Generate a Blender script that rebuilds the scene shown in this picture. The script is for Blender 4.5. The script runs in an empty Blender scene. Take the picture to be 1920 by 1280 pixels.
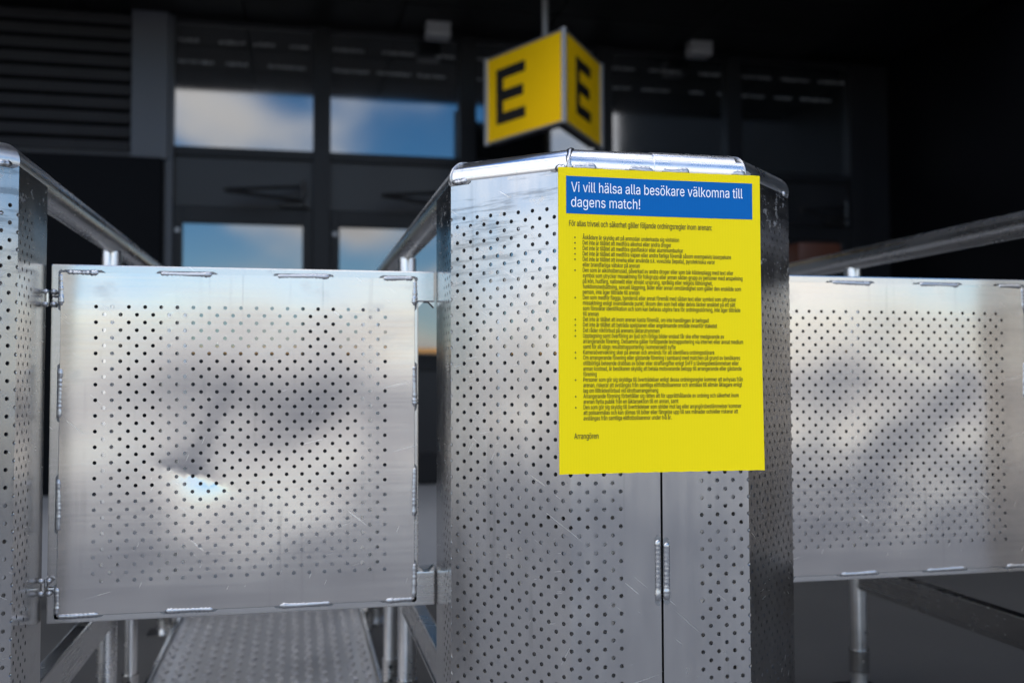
import bpy, bmesh, math, random
from mathutils import Vector, Matrix
from mathutils.geometry import tessellate_polygon
random.seed(7)
R = math.radians
scene = bpy.context.scene
COL = scene.collection

# ------------------------------------------------------------------ camera, sky, sun, exposure
CAM_H = 0.78
yaw, pitch, roll = 0.2121, 0.0403, -0.0031
cam_d = bpy.data.cameras.new('camera')
cam = bpy.data.objects.new('camera', cam_d)
COL.objects.link(cam)
fw = Vector((math.sin(yaw)*math.cos(pitch), math.cos(yaw)*math.cos(pitch), math.sin(pitch)))
rt = Vector((math.cos(yaw), -math.sin(yaw), 0)); up = rt.cross(fw)
r2 = rt*math.cos(roll) + up*math.sin(roll); u2 = up*math.cos(roll) - rt*math.sin(roll)
m = Matrix((r2, u2, -fw)).transposed().to_4x4(); m.translation = Vector((0, 0, CAM_H))
cam.matrix_world = m
cam_d.lens = 35.0; cam_d.sensor_width = 36.0; cam_d.sensor_fit = 'HORIZONTAL'
cam_d.clip_start = 0.02; cam_d.clip_end = 3000
cam_d.dof.use_dof = True; cam_d.dof.focus_distance = 1.39; cam_d.dof.aperture_fstop = 3.2
cam_d.dof.aperture_blades = 9
scene.camera = cam

CLOUD_LOW, CLOUD_HIGH, CLOUD_OFF = 8.0, 23.0, 15.0
SUN_EL, SUN_AZ = R(46), R(24)          # behind the arena: the gates lie in its shade
world = bpy.data.worlds.new('World'); scene.world = world; world.use_nodes = True
def nd(nt, t, loc=None, **kw):
    n = nt.nodes.new(t)
    for k, v in kw.items(): setattr(n, k, v)
    return n
def build_world():
    nt = world.node_tree; nt.nodes.clear(); L = nt.links.new
    out = nd(nt, 'ShaderNodeOutputWorld'); bg = nd(nt, 'ShaderNodeBackground'); bg.inputs['Strength'].default_value = 0.10
    sky = nd(nt, 'ShaderNodeTexSky'); sky.sky_type = 'NISHITA'; sky.sun_disc = False
    sky.sun_elevation = SUN_EL; sky.sun_rotation = SUN_AZ; sky.air_density = 1.0; sky.dust_density = 0.3; sky.ozone_density = 5.0
    tc = nd(nt, 'ShaderNodeTexCoord'); sp = nd(nt, 'ShaderNodeSeparateXYZ'); L(tc.outputs['Generated'], sp.inputs[0])
    zc = nd(nt, 'ShaderNodeMath', operation='MAXIMUM'); L(sp.outputs['Z'], zc.inputs[0]); zc.inputs[1].default_value = 0.0
    za = nd(nt, 'ShaderNodeMath', operation='ADD'); L(zc.outputs[0], za.inputs[0]); za.inputs[1].default_value = 0.16
    dx = nd(nt, 'ShaderNodeMath', operation='DIVIDE'); L(sp.outputs['X'], dx.inputs[0]); L(za.outputs[0], dx.inputs[1])
    dy = nd(nt, 'ShaderNodeMath', operation='DIVIDE'); L(sp.outputs['Y'], dy.inputs[0]); L(za.outputs[0], dy.inputs[1])
    cb = nd(nt, 'ShaderNodeCombineXYZ'); L(dx.outputs[0], cb.inputs[0]); L(dy.outputs[0], cb.inputs[1]); cb.inputs[2].default_value = CLOUD_OFF
    n1 = nd(nt, 'ShaderNodeTexNoise'); n1.inputs['Scale'].default_value = 1.3; n1.inputs['Detail'].default_value = 9; n1.inputs['Roughness'].default_value = 0.56
    n1.inputs['Distortion'].default_value = 0.25
    L(cb.outputs[0], n1.inputs['Vector'])
    hz = nd(nt, 'ShaderNodeMapRange'); hz.inputs['From Max'].default_value = 0.14; hz.inputs['To Min'].default_value = 0.075; hz.inputs['To Max'].default_value = 0.0; L(zc.outputs[0], hz.inputs['Value'])
    nb = nd(nt, 'ShaderNodeMath', operation='ADD'); L(n1.outputs['Fac'], nb.inputs[0]); L(hz.outputs[0], nb.inputs[1])
    rp = nd(nt, 'ShaderNodeMapRange'); rp.interpolation_type = 'SMOOTHSTEP'
    rp.inputs['From Min'].default_value = 0.465; rp.inputs['From Max'].default_value = 0.585
    L(nb.outputs[0], rp.inputs['Value'])
    # thick cloud is grey underneath, thin edges are white; cloud is brighter overhead than near the horizon
    cr = nd(nt, 'ShaderNodeValToRGB'); e = cr.color_ramp.elements
    e[0].position = 0.50; e[0].color = (1.0, 0.965, 0.915, 1); e[1].position = 0.68; e[1].color = (0.36, 0.37, 0.40, 1)
    L(n1.outputs['Fac'], cr.inputs[0])
    el = nd(nt, 'ShaderNodeMapRange'); el.inputs['From Min'].default_value = 0.0; el.inputs['From Max'].default_value = 0.9
    el.inputs['To Min'].default_value = CLOUD_LOW; el.inputs['To Max'].default_value = CLOUD_HIGH; L(zc.outputs[0], el.inputs['Value'])
    wr = nd(nt, 'ShaderNodeMapRange'); wr.inputs['From Max'].default_value = 0.25; L(zc.outputs[0], wr.inputs['Value'])
    wt = nd(nt, 'ShaderNodeMix', data_type='RGBA', blend_type='MULTIPLY'); wt.inputs['Factor'].default_value = 1.0
    wc = nd(nt, 'ShaderNodeMix', data_type='RGBA'); wc.inputs['A'].default_value = (1.0, 0.915, 0.83, 1); wc.inputs['B'].default_value = (1, 1, 1, 1); L(wr.outputs[0], wc.inputs['Factor'])
    L(cr.outputs[0], wt.inputs['A']); L(wc.outputs['Result'], wt.inputs['B'])
    cs = nd(nt, 'ShaderNodeVectorMath', operation='SCALE'); L(wt.outputs['Result'], cs.inputs[0]); L(el.outputs[0], cs.inputs['Scale'])
    hs = nd(nt, 'ShaderNodeHueSaturation'); hs.inputs['Saturation'].default_value = 1.3; L(sky.outputs[0], hs.inputs['Color'])
    mx = nd(nt, 'ShaderNodeMix', data_type='RGBA'); L(rp.outputs[0], mx.inputs['Factor'])
    L(hs.outputs[0], mx.inputs['A']); L(cs.outputs[0], mx.inputs['B'])
    L(mx.outputs['Result'], bg.inputs['Color']); L(bg.outputs[0], out.inputs['Surface'])
build_world()
sun_d = bpy.data.lights.new('sun', 'SUN'); sun_d.energy = 4.0; sun_d.angle = R(0.55); sun_d.color = (1, 0.95, 0.88)
sun = bpy.data.objects.new('sun', sun_d); COL.objects.link(sun)
sdir = Vector((math.sin(SUN_AZ)*math.cos(SUN_EL), math.cos(SUN_AZ)*math.cos(SUN_EL), math.sin(SUN_EL)))
sun.rotation_euler = sdir.to_track_quat('Z', 'Y').to_euler(); sun.location = sdir*60
vs = scene.view_settings
scene.display_settings.display_device = 'sRGB'
vs.view_transform = 'Standard'; vs.look = 'None'; vs.gamma = 1; vs.use_curve_mapping = False
vs.exposure = 1.48
scene.render.engine = 'CYCLES'
scene.cycles.use_denoising = True
scene.cycles.max_bounces = 10; scene.cycles.glossy_bounces = 6
scene.cycles.sample_clamp_indirect = 6

# ------------------------------------------------------------------ helpers
def tag(o, label=None, cat=None, group=None, kind=None):
    if label: o['label'] = label
    if cat: o['category'] = cat
    if group: o['group'] = group
    if kind: o['kind'] = kind
    return o
def thing(name, base, label, cat, group=None):
    o = bpy.data.objects.new(name, None); o.empty_display_size = 0.1
    COL.objects.link(o); o.location = base
    return tag(o, label, cat, group)
def root_base(o):
    while o.parent: o = o.parent
    return o.location
def part(name, verts, faces, mat, parent=None, smooth=False, angle=None, mats=None, midx=None):
    b = root_base(parent) if parent else Vector((0, 0, 0))
    me = bpy.data.meshes.new(name)
    me.from_pydata([(v[0]-b[0], v[1]-b[1], v[2]-b[2]) for v in verts], [], faces)
    for mm in (mats or [mat]): me.materials.append(mm)
    if midx: me.polygons.foreach_set('material_index', midx)
    if smooth or angle: me.polygons.foreach_set('use_smooth', [True]*len(me.polygons))
    me.update()
    if angle: me.set_sharp_from_angle(angle=R(angle))
    o = bpy.data.objects.new(name, me); COL.objects.link(o)
    if parent: o.parent = parent
    return o
def copy_tree(o, parent=None):
    c = o.copy(); COL.objects.link(c)
    if parent: c.parent = parent
    for ch in list(o.children): copy_tree(ch, c)
    return c
class MB:
    def __init__(s): s.v = []; s.f = []; s.m = []
    def add(s, v, f, mi=0):
        k = len(s.v); s.v += [tuple(p) for p in v]; s.f += [tuple(i+k for i in q) for q in f]; s.m += [mi]*len(f)
    def box(s, x0, x1, y0, y1, z0, z1, bev=0.0, mi=0, M=None):
        bm = bmesh.new(); bmesh.ops.create_cube(bm, size=1)
        for v in bm.verts: v.co = Vector(((x0+x1)/2+v.co.x*(x1-x0), (y0+y1)/2+v.co.y*(y1-y0), (z0+z1)/2+v.co.z*(z1-z0)))
        if bev > 0: bmesh.ops.bevel(bm, geom=list(bm.edges), offset=bev, segments=2, profile=0.7, affect='EDGES')
        if M is not None: bmesh.ops.transform(bm, matrix=M, verts=list(bm.verts))
        bm.verts.index_update()
        s.add([v.co[:] for v in bm.verts], [[v.index for v in f.verts] for f in bm.faces], mi); bm.free(); return s
    def tube(s, pts, r, n=20, mi=0, cap=True, squash=None):
        """a tube along a polyline with mitred bends; r may be a list"""
        P = [Vector(p) for p in pts]; N = len(P)
        rr = r if isinstance(r, (list, tuple)) else [r]*N
        d = [(P[i+1]-P[i]).normalized() for i in range(N-1)]
        ref = Vector((0, 0, 1)) if abs(d[0].z) < 0.9 else Vector((1, 0, 0))
        a = d[0].cross(ref).normalized(); b = a.cross(d[0]).normalized()
        rings = []; k0 = len(s.v)
        for i in range(N):
            if i > 0:
                q = d[i-1].rotation_difference(d[min(i, N-2)])
                a0, b0 = a, b
                a, b = q @ a, q @ b
            if 0 < i < N-1:
                t = (d[i-1]+d[i]).normalized(); dd = d[i-1]
                ring = []
                for k in range(n):
                    th = 2*math.pi*k/n; o = (a0*math.cos(th)+b0*math.sin(th))*rr[i]
                    o = o - dd*(o.dot(t)/dd.dot(t)); ring.append(P[i]+o)
            else:
                ring = [P[i]+(a*math.cos(2*math.pi*k/n)+b*math.sin(2*math.pi*k/n))*rr[i] for k in range(n)]
            rings.append(ring)
        v = [p for ring in rings for p in ring]; f = []
        for i in range(N-1):
            for k in range(n):
                f.append((i*n+k, (i+1)*n+k, (i+1)*n+(k+1) % n, i*n+(k+1) % n))
        if cap: f += [tuple(range(n)), tuple(range((N-1)*n, N*n))[::-1]]
        s.add(v, f, mi); return s
    def build(s, name, mat, parent=None, smooth=False, angle=None, mats=None):
        return part(name, s.v, s.f, mat, parent, smooth, angle, mats, s.m if mats else None)

# ------------------------------------------------------------------ lettering outlines (made while the scene is still empty)
try:                                                             # Blender's own sans serif, else its default font
    FONT = bpy.data.fonts.load(bpy.utils.system_resource('DATAFILES', path='fonts')+'/Inter.woff2')
except Exception: FONT = None
TEXT = {}
def text_mesh(s, off=0.004):
    if (s, off) in TEXT: return TEXT[s, off]
    c = bpy.data.curves.new('t', 'FONT'); c.body = s; c.size = 1.0
    if FONT: c.font = FONT
    c.resolution_u = 3; c.offset = off; c.fill_mode = 'NONE'
    o = bpy.data.objects.new('t', c); COL.objects.link(o)
    dg = bpy.context.evaluated_depsgraph_get(); me = bpy.data.meshes.new_from_object(o.evaluated_get(dg))
    bpy.data.objects.remove(o); bpy.data.curves.remove(c)
    # the outlines overlap inside some letters, so fill every outer contour (with its own counters) by itself
    nb = {}
    for e in me.edges:
        p, q = e.vertices; nb.setdefault(p, []).append(q); nb.setdefault(q, []).append(p)
    co = [x.co.copy() for x in me.vertices]; seen = set(); loops = []
    for e in me.edges:
        p, q = e.vertices
        if p in seen: continue
        lp = [p]; seen.add(p); prev, cur = p, q
        while cur not in seen:
            lp.append(cur); seen.add(cur)
            nx = [k for k in nb[cur] if k != prev]; prev, cur = cur, (nx[0] if nx else p)
        if len(lp) > 2: loops.append([co[k] for k in lp])
    def area(l): return sum(l[i].x*l[(i+1) % len(l)].y-l[(i+1) % len(l)].x*l[i].y for i in range(len(l)))/2
    def inside(p, l):
        c_ = False
        for i in range(len(l)):
            a_, b_ = l[i], l[i-1]
            if (a_.y > p.y) != (b_.y > p.y) and p.x < (b_.x-a_.x)*(p.y-a_.y)/(b_.y-a_.y)+a_.x: c_ = not c_
        return c_
    ar = [area(l) for l in loops]
    sg = 1 if sum(1 for x in ar if x > 0 and abs(x) > 1e-6)*0+max(ar, key=abs) > 0 else -1
    v, f = [], []
    for n_, (l, a_) in enumerate(zip(loops, ar)):
        if a_*sg <= 0: continue
        polys = [l]+[h for h, q in zip(loops, ar) if q*sg < 0 and abs(q) < abs(a_) and all(inside(p, l) for p in h)]
        flat = [p for w in polys for p in w]; k = len(v)
        v += [(p.x, p.y, 0.001*(n_ % 4)) for p in flat]
        f += [tuple(i+k for i in tri) for tri in tessellate_polygon(polys)]
    bpy.data.meshes.remove(me); TEXT[s, off] = (v, f); return v, f
RULES = '''*Åskådare är skyldig att på anmodan underkasta sig visitation
*Det inte är tillåtet att medföra alkohol eller andra droger
*Det inte är tillåtet att medföra glasflaskor eller aluminiumburkar
*Det inte är tillåtet att medföra vapen eller andra farliga föremål såsom exempelvis laserpekare
*Det inte är tillåtet att inneha eller använda s.k. vuvuzela (lepata), pyrotekniska varor
eller brandfarliga vätskor på arenan
*Den som är alkoholberusad, påverkad av andra droger eller som bär klädesplagg med text eller
symbol som utrycker missaktning för folkgrupp eller annan sådan grupp av personer med anspelning
på kön, hudfärg, nationellt eller etniskt ursprung, språklig eller religiös tillhörighet,
funktionsnedsättning, sexuell läggning, ålder eller annan omständighet som gäller den enskilde som
person, inte äger tillträde till arenan
*Den som medför flagga, banderoll eller annat föremål med sådan text eller symbol som uttrycker
missaktning enligt ovanstående punkt, liksom den som helt eller delvis täcker ansiktet på ett sätt
som försvårar identifikation och som kan befaras utgöra fara för ordningsstörning, inte äger tillträde
till arenan
*Det inte är tillåtet att inom arenan kasta föremål, om inte handlingen är befogad
*Det inte är tillåtet att beträda spelplanen eller angränsande område innanför staketet
*Det råder rökförbud på arenans läktarutrymmen
*Upptagning samt överföring av ljud och rörliga bilder endast får ske efter medgivande av
arrangerande förening. Detsamma gäller fortlöpande textrapportering via internet eller annat medium
samt för all slags resultatrapportering i kommersiellt syfte
*Kameraövervakning sker på arenan och används för att identifiera ordningsstörare
*Om arrangerande förening eller gästande förening i samband med matchen på grund av besökares
otillbörliga beteende drabbas av böter eller straffavgifter enligt SvFF:s tävlingsbestämmelser eller
annan kostnad, är besökaren skyldig att betala motsvarande belopp till arrangerande eller gästande
förening
*Personer som gör sig skyldiga till överträdelser enligt dessa ordningsregler kommer att avhysas från
arenan, riskerar att avstängas från samtliga elitfotbollsarenor och anmälas till allmän åklagare enligt
lag om tillträdesförbud vid idrottsarrangemang
*Arrangerande förening förbehåller sig rätten att för upprätthållande av ordning och säkerhet inom
arenan flytta publik från en läktarsektion till en annan, samt
*Den som gör sig skyldig till överträdelser som strider mot lag eller arrangörsbestämmelser kommer
att polisanmälas och kan dömas till böter eller fängelse upp till sex månader och/eller riskerar att
avstängas från samtliga elitfotbollsarenor under två år.'''.split('\n')
for _s in RULES: text_mesh(_s.lstrip('*'))

# ------------------------------------------------------------------ materials
def new_mat(name):
    m = bpy.data.materials.new(name); m.use_nodes = True; nt = m.node_tree
    return m, nt, nt.nodes['Principled BSDF']
def plain(name, col, rough=0.5, metal=0.0, var=0.15, scale=8, bump=0.0, ior=1.45, spec=0.5):
    m, nt, b = new_mat(name); L = nt.links.new
    tc = nd(nt, 'ShaderNodeTexCoord'); n = nd(nt, 'ShaderNodeTexNoise'); n.inputs['Scale'].default_value = scale; n.inputs['Detail'].default_value = 6
    L(tc.outputs['Object'], n.inputs['Vector'])
    mr = nd(nt, 'ShaderNodeMapRange'); mr.inputs['To Min'].default_value = 1-var; mr.inputs['To Max'].default_value = 1+var
    L(n.outputs['Fac'], mr.inputs['Value'])
    mx = nd(nt, 'ShaderNodeVectorMath', operation='SCALE'); mx.inputs[0].default_value = col[:3]; L(mr.outputs[0], mx.inputs['Scale'])
    L(mx.outputs[0], b.inputs['Base Color']); b.inputs['Metallic'].default_value = metal
    r = nd(nt, 'ShaderNodeMapRange'); r.inputs['To Min'].default_value = max(0.02, rough-0.08); r.inputs['To Max'].default_value = rough+0.08
    L(n.outputs['Fac'], r.inputs['Value']); L(r.outputs[0], b.inputs['Roughness'])
    b.inputs['IOR'].default_value = ior; b.inputs['Specular IOR Level'].default_value = spec
    if bump:
        bp = nd(nt, 'ShaderNodeBump'); bp.inputs['Strength'].default_value = bump; bp.inputs['Distance'].default_value = 0.002
        L(n.outputs['Fac'], bp.inputs['Height']); L(bp.outputs[0], b.inputs['Normal'])
    return m
def aluminium(name, base=(0.525, 0.508, 0.49), r0=0.16, r1=0.26, scratch=1.0, wear=0.0, streak=(3, 3, 160), bump=0.05, dull=0.0):
    """bare mill-finish aluminium: rolling streaks, scratches, smudges, white oxide scuffs (wear)"""
    m, nt, b = new_mat(name); L = nt.links.new
    tc = nd(nt, 'ShaderNodeTexCoord')
    def noise(scale, detail=5, rough=0.55, rot=(0, 0, 0), off=(0, 0, 0)):
        mp = nd(nt, 'ShaderNodeMapping'); mp.inputs['Rotation'].default_value = rot; mp.inputs['Scale'].default_value = scale; mp.inputs['Location'].default_value = off
        # rotate first, then stretch
        mp2 = nd(nt, 'ShaderNodeMapping'); mp2.inputs['Rotation'].default_value = rot; L(tc.outputs['Object'], mp2.inputs['Vector'])
        mp.inputs['Rotation'].default_value = (0, 0, 0); L(mp2.outputs[0], mp.inputs['Vector'])
        n = nd(nt, 'ShaderNodeTexNoise'); n.inputs['Scale'].default_value = 1.0; n.inputs['Detail'].default_value = detail; n.inputs['Roughness'].default_value = rough
        L(mp.outputs[0], n.inputs['Vector']); return n.outputs['Fac']
    def rng(x, a, c, lo=0.0, hi=1.0, smooth=True):
        q = nd(nt, 'ShaderNodeMapRange'); q.interpolation_type = 'SMOOTHSTEP' if smooth else 'LINEAR'
        q.inputs['From Min'].default_value = a; q.inputs['From Max'].default_value = c; q.inputs['To Min'].default_value = lo; q.inputs['To Max'].default_value = hi
        L(x, q.inputs['Value']); return q.outputs[0]
    def mth(op, x, y):
        q = nd(nt, 'ShaderNodeMath', operation=op)
        for i, w in enumerate((x, y)):
            if isinstance(w, (int, float)): q.inputs[i].default_value = w
            else: L(w, q.inputs[i])
        return q.outputs[0]
    big = noise((2.6, 2.6, 2.6), 6)
    st = noise(streak, 3, 0.6)
    # scratches in several directions, broken into patches
    sc = None
    for k, (rx, ry, thr) in enumerate([(0, 0.25, 0.735), (0, -0.7, 0.74), (0, 1.2, 0.75)]):
        ln = rng(noise((5.5, 40, 420), 1, 0.5, (rx, ry, 0.3*k), (k*3.1, k*1.7, k)), thr, thr+0.03)
        pt = rng(noise((7, 7, 7), 2, 0.5, (0, 0, 0), (k*5.3, 2*k, 1)), 0.5, 0.6)
        q = mth('MULTIPLY', ln, pt); sc = q if sc is None else mth('MAXIMUM', sc, q)
    sc = mth('MULTIPLY', sc, scratch)
    smudge = rng(noise((9, 9, 16), 7, 0.68, (0, 0, 0), (4, 9, 2)), 0.56, 0.74)
    rough = mth('ADD', rng(big, 0.3, 0.7, r0, r1), rng(st, 0.35, 0.65, -0.018, 0.018))
    rough = mth('ADD', rough, mth('MULTIPLY', sc, 0.12)); rough = mth('ADD', rough, mth('MULTIPLY', smudge, 0.09))
    val = mth('ADD', rng(st, 0.3, 0.7, 0.975, 1.02), rng(big, 0.3, 0.7, -0.03, 0.03))
    drip = mth('MULTIPLY', rng(noise((70, 70, 2.2), 5, 0.6, (0, 0, 0), (6, 1, 4)), 0.56, 0.72), rng(noise((5, 5, 5), 3, 0.5, (0, 0, 0), (2, 7, 3)), 0.48, 0.60))
    val = mth('SUBTRACT', val, mth('ADD', mth('MULTIPLY', smudge, 0.10), mth('MULTIPLY', drip, 0.16)))
    val = mth('ADD', val, mth('MULTIPLY', sc, 0.30))
    metal = None
    if wear > 0:                                                    # handling marks near the top edge: oxide scuffs and dark rub marks
        sp = nd(nt, 'ShaderNodeSeparateXYZ'); L(tc.outputs['Object'], sp.inputs[0])
        zone = rng(sp.outputs['Z'], 0.78, 1.03)
        w1 = rng(noise((34, 34, 60), 9, 0.74, (0, 0, 0), (1, 5, 7)), 0.56, 0.68)
        w2 = rng(noise((6, 6, 60), 8, 0.7, (0, 0.05, 0), (8, 2, 3)), 0.50, 0.64)
        wm = mth('MULTIPLY', mth('MULTIPLY', w1, zone), wear); dk = mth('MULTIPLY', mth('MULTIPLY', w2, zone), wear)
        val = mth('ADD', val, mth('MULTIPLY', wm, 0.10)); val = mth('SUBTRACT', val, mth('MULTIPLY', dk, 0.42))
        rough = mth('ADD', rough, mth('MULTIPLY', wm, 0.16))
        metal = mth('SUBTRACT', 1.0, mth('MULTIPLY', wm, 0.5))
    vm = nd(nt, 'ShaderNodeVectorMath', operation='SCALE'); vm.inputs[0].default_value = base; L(val, vm.inputs['Scale'])
    L(vm.outputs[0], b.inputs['Base Color']); L(rough, b.inputs['Roughness'])
    if metal is None: metal = mth('SUBTRACT', 1.0-dull, mth('MULTIPLY', sc, 0.05))
    L(metal, b.inputs['Metallic'])
    h = mth('ADD', mth('MULTIPLY', noise(streak, 1, 0.5), 0.006), mth('MULTIPLY', noise((5, 5, 5), 1), 1.0))
    bp = nd(nt, 'ShaderNodeBump'); bp.inputs['Strength'].default_value = bump; bp.inputs['Distance'].default_value = 0.01
    L(h, bp.inputs['Height']); L(bp.outputs[0], b.inputs['Normal'])
    return m
M = {}
M['sheet'] = aluminium('aluminium_sheet', base=(0.555, 0.520, 0.488), r0=0.15, r1=0.23, bump=0.5)
M['body'] = aluminium('aluminium_body_sheet', r0=0.17, r1=0.26, wear=1.0, bump=0.5, streak=(40, 40, 8))
M['frame'] = aluminium('aluminium_frame', r0=0.18, r1=0.28, scratch=0.6, bump=0.03)
M['tube'] = aluminium('aluminium_tube', base=(0.78, 0.77, 0.76), r0=0.22, r1=0.34, scratch=0.5, streak=(30, 3, 60), bump=0.04)
M['weld'] = aluminium('aluminium_weld', base=(0.46, 0.46, 0.47), r0=0.24, r1=0.4, scratch=0.0, bump=0.3, streak=(300, 300, 300))
M['scorch_joint'] = plain('weld_soot_joint_line', (0.22, 0.22, 0.22), 0.6, 0.7, 0.6, 200)
M['tread'] = aluminium('aluminium_tread', base=(0.52, 0.505, 0.49), r0=0.30, r1=0.42, scratch=0.5, dull=0.25)
M['charcoal'] = plain('charcoal_paint', (0.0065, 0.0068, 0.0082), 0.45, 0, 0.12, 3, spec=0.2)
M['pier'] = plain('grey_metal_cladding', (0.038, 0.041, 0.050), 0.45, 0, 0.1, 3)
M['black'] = plain('black_cladding', (0.002, 0.0022, 0.0032), 0.5, 0, 0.15, 2, spec=0.06)
M['slat'] = plain('dark_louvre_paint', (0.032, 0.032, 0.034), 0.5, 0, 0.2, 6, spec=0.2)
M['soffit'] = plain('black_soffit', (0.006, 0.006, 0.0065), 0.55, 0, 0.2, 3, spec=0.2)
M['glass'] = plain('coated_glass', (0.006, 0.007, 0.008), 0.03, 0, 0.1, 2, ior=2.45); 
M['spandrel'] = plain('dark_spandrel_glass', (0.007, 0.007, 0.0085), 0.4, 0, 0.25, 2, ior=1.35)
M['reflection_mark'] = plain('painted_reflection', (0.16, 0.165, 0.175), 0.7, 0, 0.3, 30)
M['steel_dark'] = plain('dark_steel', (0.015, 0.015, 0.016), 0.4, 0.3, 0.2, 10)
M['lampw'] = plain('white_lamp_plastic', (0.22, 0.22, 0.23), 0.4, 0, 0.1, 10)
M['orange'] = plain('orange_timber', (0.75, 0.36, 0.10), 0.5, 0, 0.2, 14)
M['bin'] = plain('orange_plastic', (0.035, 0.008, 0.002), 0.45, 0, 0.1, 14)
M['yellow_sign'] = plain('yellow_sign_face', (0.90, 0.53, 0.002), 0.5, 0, 0.05, 4, spec=0.2)
M['ink'] = plain('black_ink', (0.010, 0.010, 0.010), 0.5, 0, 0.1, 40)
M['alu_edge'] = plain('anodised_edge', (0.24, 0.24, 0.245), 0.4, 0.4, 0.1, 10)
M['rubber'] = plain('black_rubber', (0.01, 0.01, 0.01), 0.6)
M['yellow_tape'] = plain('yellow_sticker', (0.6, 0.5, 0.02), 0.5)
def poster_mat(name, col):
    """corrugated plastic: faint vertical flutes"""
    m, nt, b = new_mat(name); L = nt.links.new
    tc = nd(nt, 'ShaderNodeTexCoord'); w = nd(nt, 'ShaderNodeTexWave'); w.bands_direction = 'X'; w.inputs['Scale'].default_value = 75; w.inputs['Distortion'].default_value = 0.4
    L(tc.outputs['Object'], w.inputs['Vector'])
    n = nd(nt, 'ShaderNodeTexNoise'); n.inputs['Scale'].default_value = 9; L(tc.outputs['Object'], n.inputs['Vector'])
    mr = nd(nt, 'ShaderNodeMapRange'); mr.inputs['To Min'].default_value = 0.988; mr.inputs['To Max'].default_value = 1.012; L(w.outputs['Fac'], mr.inputs['Value'])
    v = nd(nt, 'ShaderNodeVectorMath', operation='SCALE'); v.inputs[0].default_value = col; L(mr.outputs[0], v.inputs['Scale']); L(v.outputs[0], b.inputs['Base Color'])
    b.inputs['Roughness'].default_value = 0.55; b.inputs['Specular IOR Level'].default_value = 0.12
    bp = nd(nt, 'ShaderNodeBump'); bp.inputs['Strength'].default_value = 0.02; bp.inputs['Distance'].default_value = 0.001; L(w.outputs['Fac'], bp.inputs['Height']); L(bp.outputs[0], b.inputs['Normal'])
    return m
M['poster'] = poster_mat('yellow_print', (0.88, 0.69, 0.004))
M['blue'] = poster_mat('blue_print', (0.0, 0.12, 0.40))
M['white'] = plain('white_print', (0.92, 0.93, 0.95), 0.4, 0, 0.03, 30)
def asphalt():
    m, nt, b = new_mat('asphalt'); L = nt.links.new
    tc = nd(nt, 'ShaderNodeTexCoord')
    n1 = nd(nt, 'ShaderNodeTexNoise'); n1.inputs['Scale'].default_value = 220; n1.inputs['Detail'].default_value = 4; L(tc.outputs['Object'], n1.inputs['Vector'])
    n2 = nd(nt, 'ShaderNodeTexNoise'); n2.inputs['Scale'].default_value = 0.9; n2.inputs['Detail'].default_value = 8; L(tc.outputs['Object'], n2.inputs['Vector'])
    a = nd(nt, 'ShaderNodeMapRange'); a.inputs['From Min'].default_value = 0.3; a.inputs['From Max'].default_value = 0.7; a.inputs['To Min'].default_value = 0.55; a.inputs['To Max'].default_value = 1.5; L(n1.outputs['Fac'], a.inputs['Value'])
    c = nd(nt, 'ShaderNodeMapRange'); c.inputs['From Min'].default_value = 0.3; c.inputs['From Max'].default_value = 0.7; c.inputs['To Min'].default_value = 0.8; c.inputs['To Max'].default_value = 1.2; L(n2.outputs['Fac'], c.inputs['Value'])
    q = nd(nt, 'ShaderNodeMath', operation='MULTIPLY'); L(a.outputs[0], q.inputs[0]); L(c.outputs[0], q.inputs[1])
    v = nd(nt, 'ShaderNodeVectorMath', operation='SCALE'); v.inputs[0].default_value = (0.036, 0.035, 0.034); L(q.outputs[0], v.inputs['Scale']); L(v.outputs[0], b.inputs['Base Color'])
    b.inputs['Roughness'].default_value = 0.85
    bp = nd(nt, 'ShaderNodeBump'); bp.inputs['Strength'].default_value = 0.6; bp.inputs['Distance'].default_value = 0.004; L(n1.outputs['Fac'], bp.inputs['Height']); L(bp.outputs[0], b.inputs['Normal'])
    return m
M['asphalt'] = asphalt()
M['bounce_ground'] = plain('pale_bounce_concrete', (0.27, 0.27, 0.275), 0.8, 0, 0.15, 4, 0.2)
M['paving'] = plain('concrete_paving', (0.20, 0.205, 0.215), 0.8, 0, 0.12, 12, 0.2)

# ------------------------------------------------------------------ the setting: ground, paving
part('ground', [(-900, -900, 0), (900, -900, 0), (900, 900, 0), (-900, 900, 0)], [(0, 1, 2, 3)], M['asphalt'])['kind'] = 'structure'
fc = MB(); fc.box(-40, 40, -60, 0.28, -0.05, 0.006); fc.box(-40, 4.79, 0.2801, 1.75, -0.05, 0.0061); tag(fc.build('bounce_ground', M['bounce_ground']), kind='structure')  # unseen pale ground, added to bounce light into the lower metal
pv = MB(); pv.box(-9, 4.8, 4.15, 7.5, -0.05, 0.02, 0.004)
tag(pv.build('pavement', M['paving']), kind='structure')

# ------------------------------------------------------------------ the arena entrance
YB, CZ, YF = 7.4, 3.40, 5.6           # glass front, soffit height, front edge of the soffit
XW = 4.8                              # face of the wing on the right
bld = thing('arena_building', (0, 7.4, 0), 'dark arena building with recessed glazed entrance behind the gates', 'building')
# masses: upper storeys over the recess, wing to the right, wall behind the glass
b = MB(); b.box(-45, XW, YF, 40, CZ+0.06, 11); b.build('upper_wall', M['charcoal'], bld)
b = MB(); b.box(XW, 45, 0.3, 40, -0.1, 11.02); b.build('side_wing', M['black'], bld)
b = MB(); b.box(-45, XW, YB+0.12, YB+0.5, -0.05, CZ+0.1); b.build('back_wall', M['black'], bld)
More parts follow.
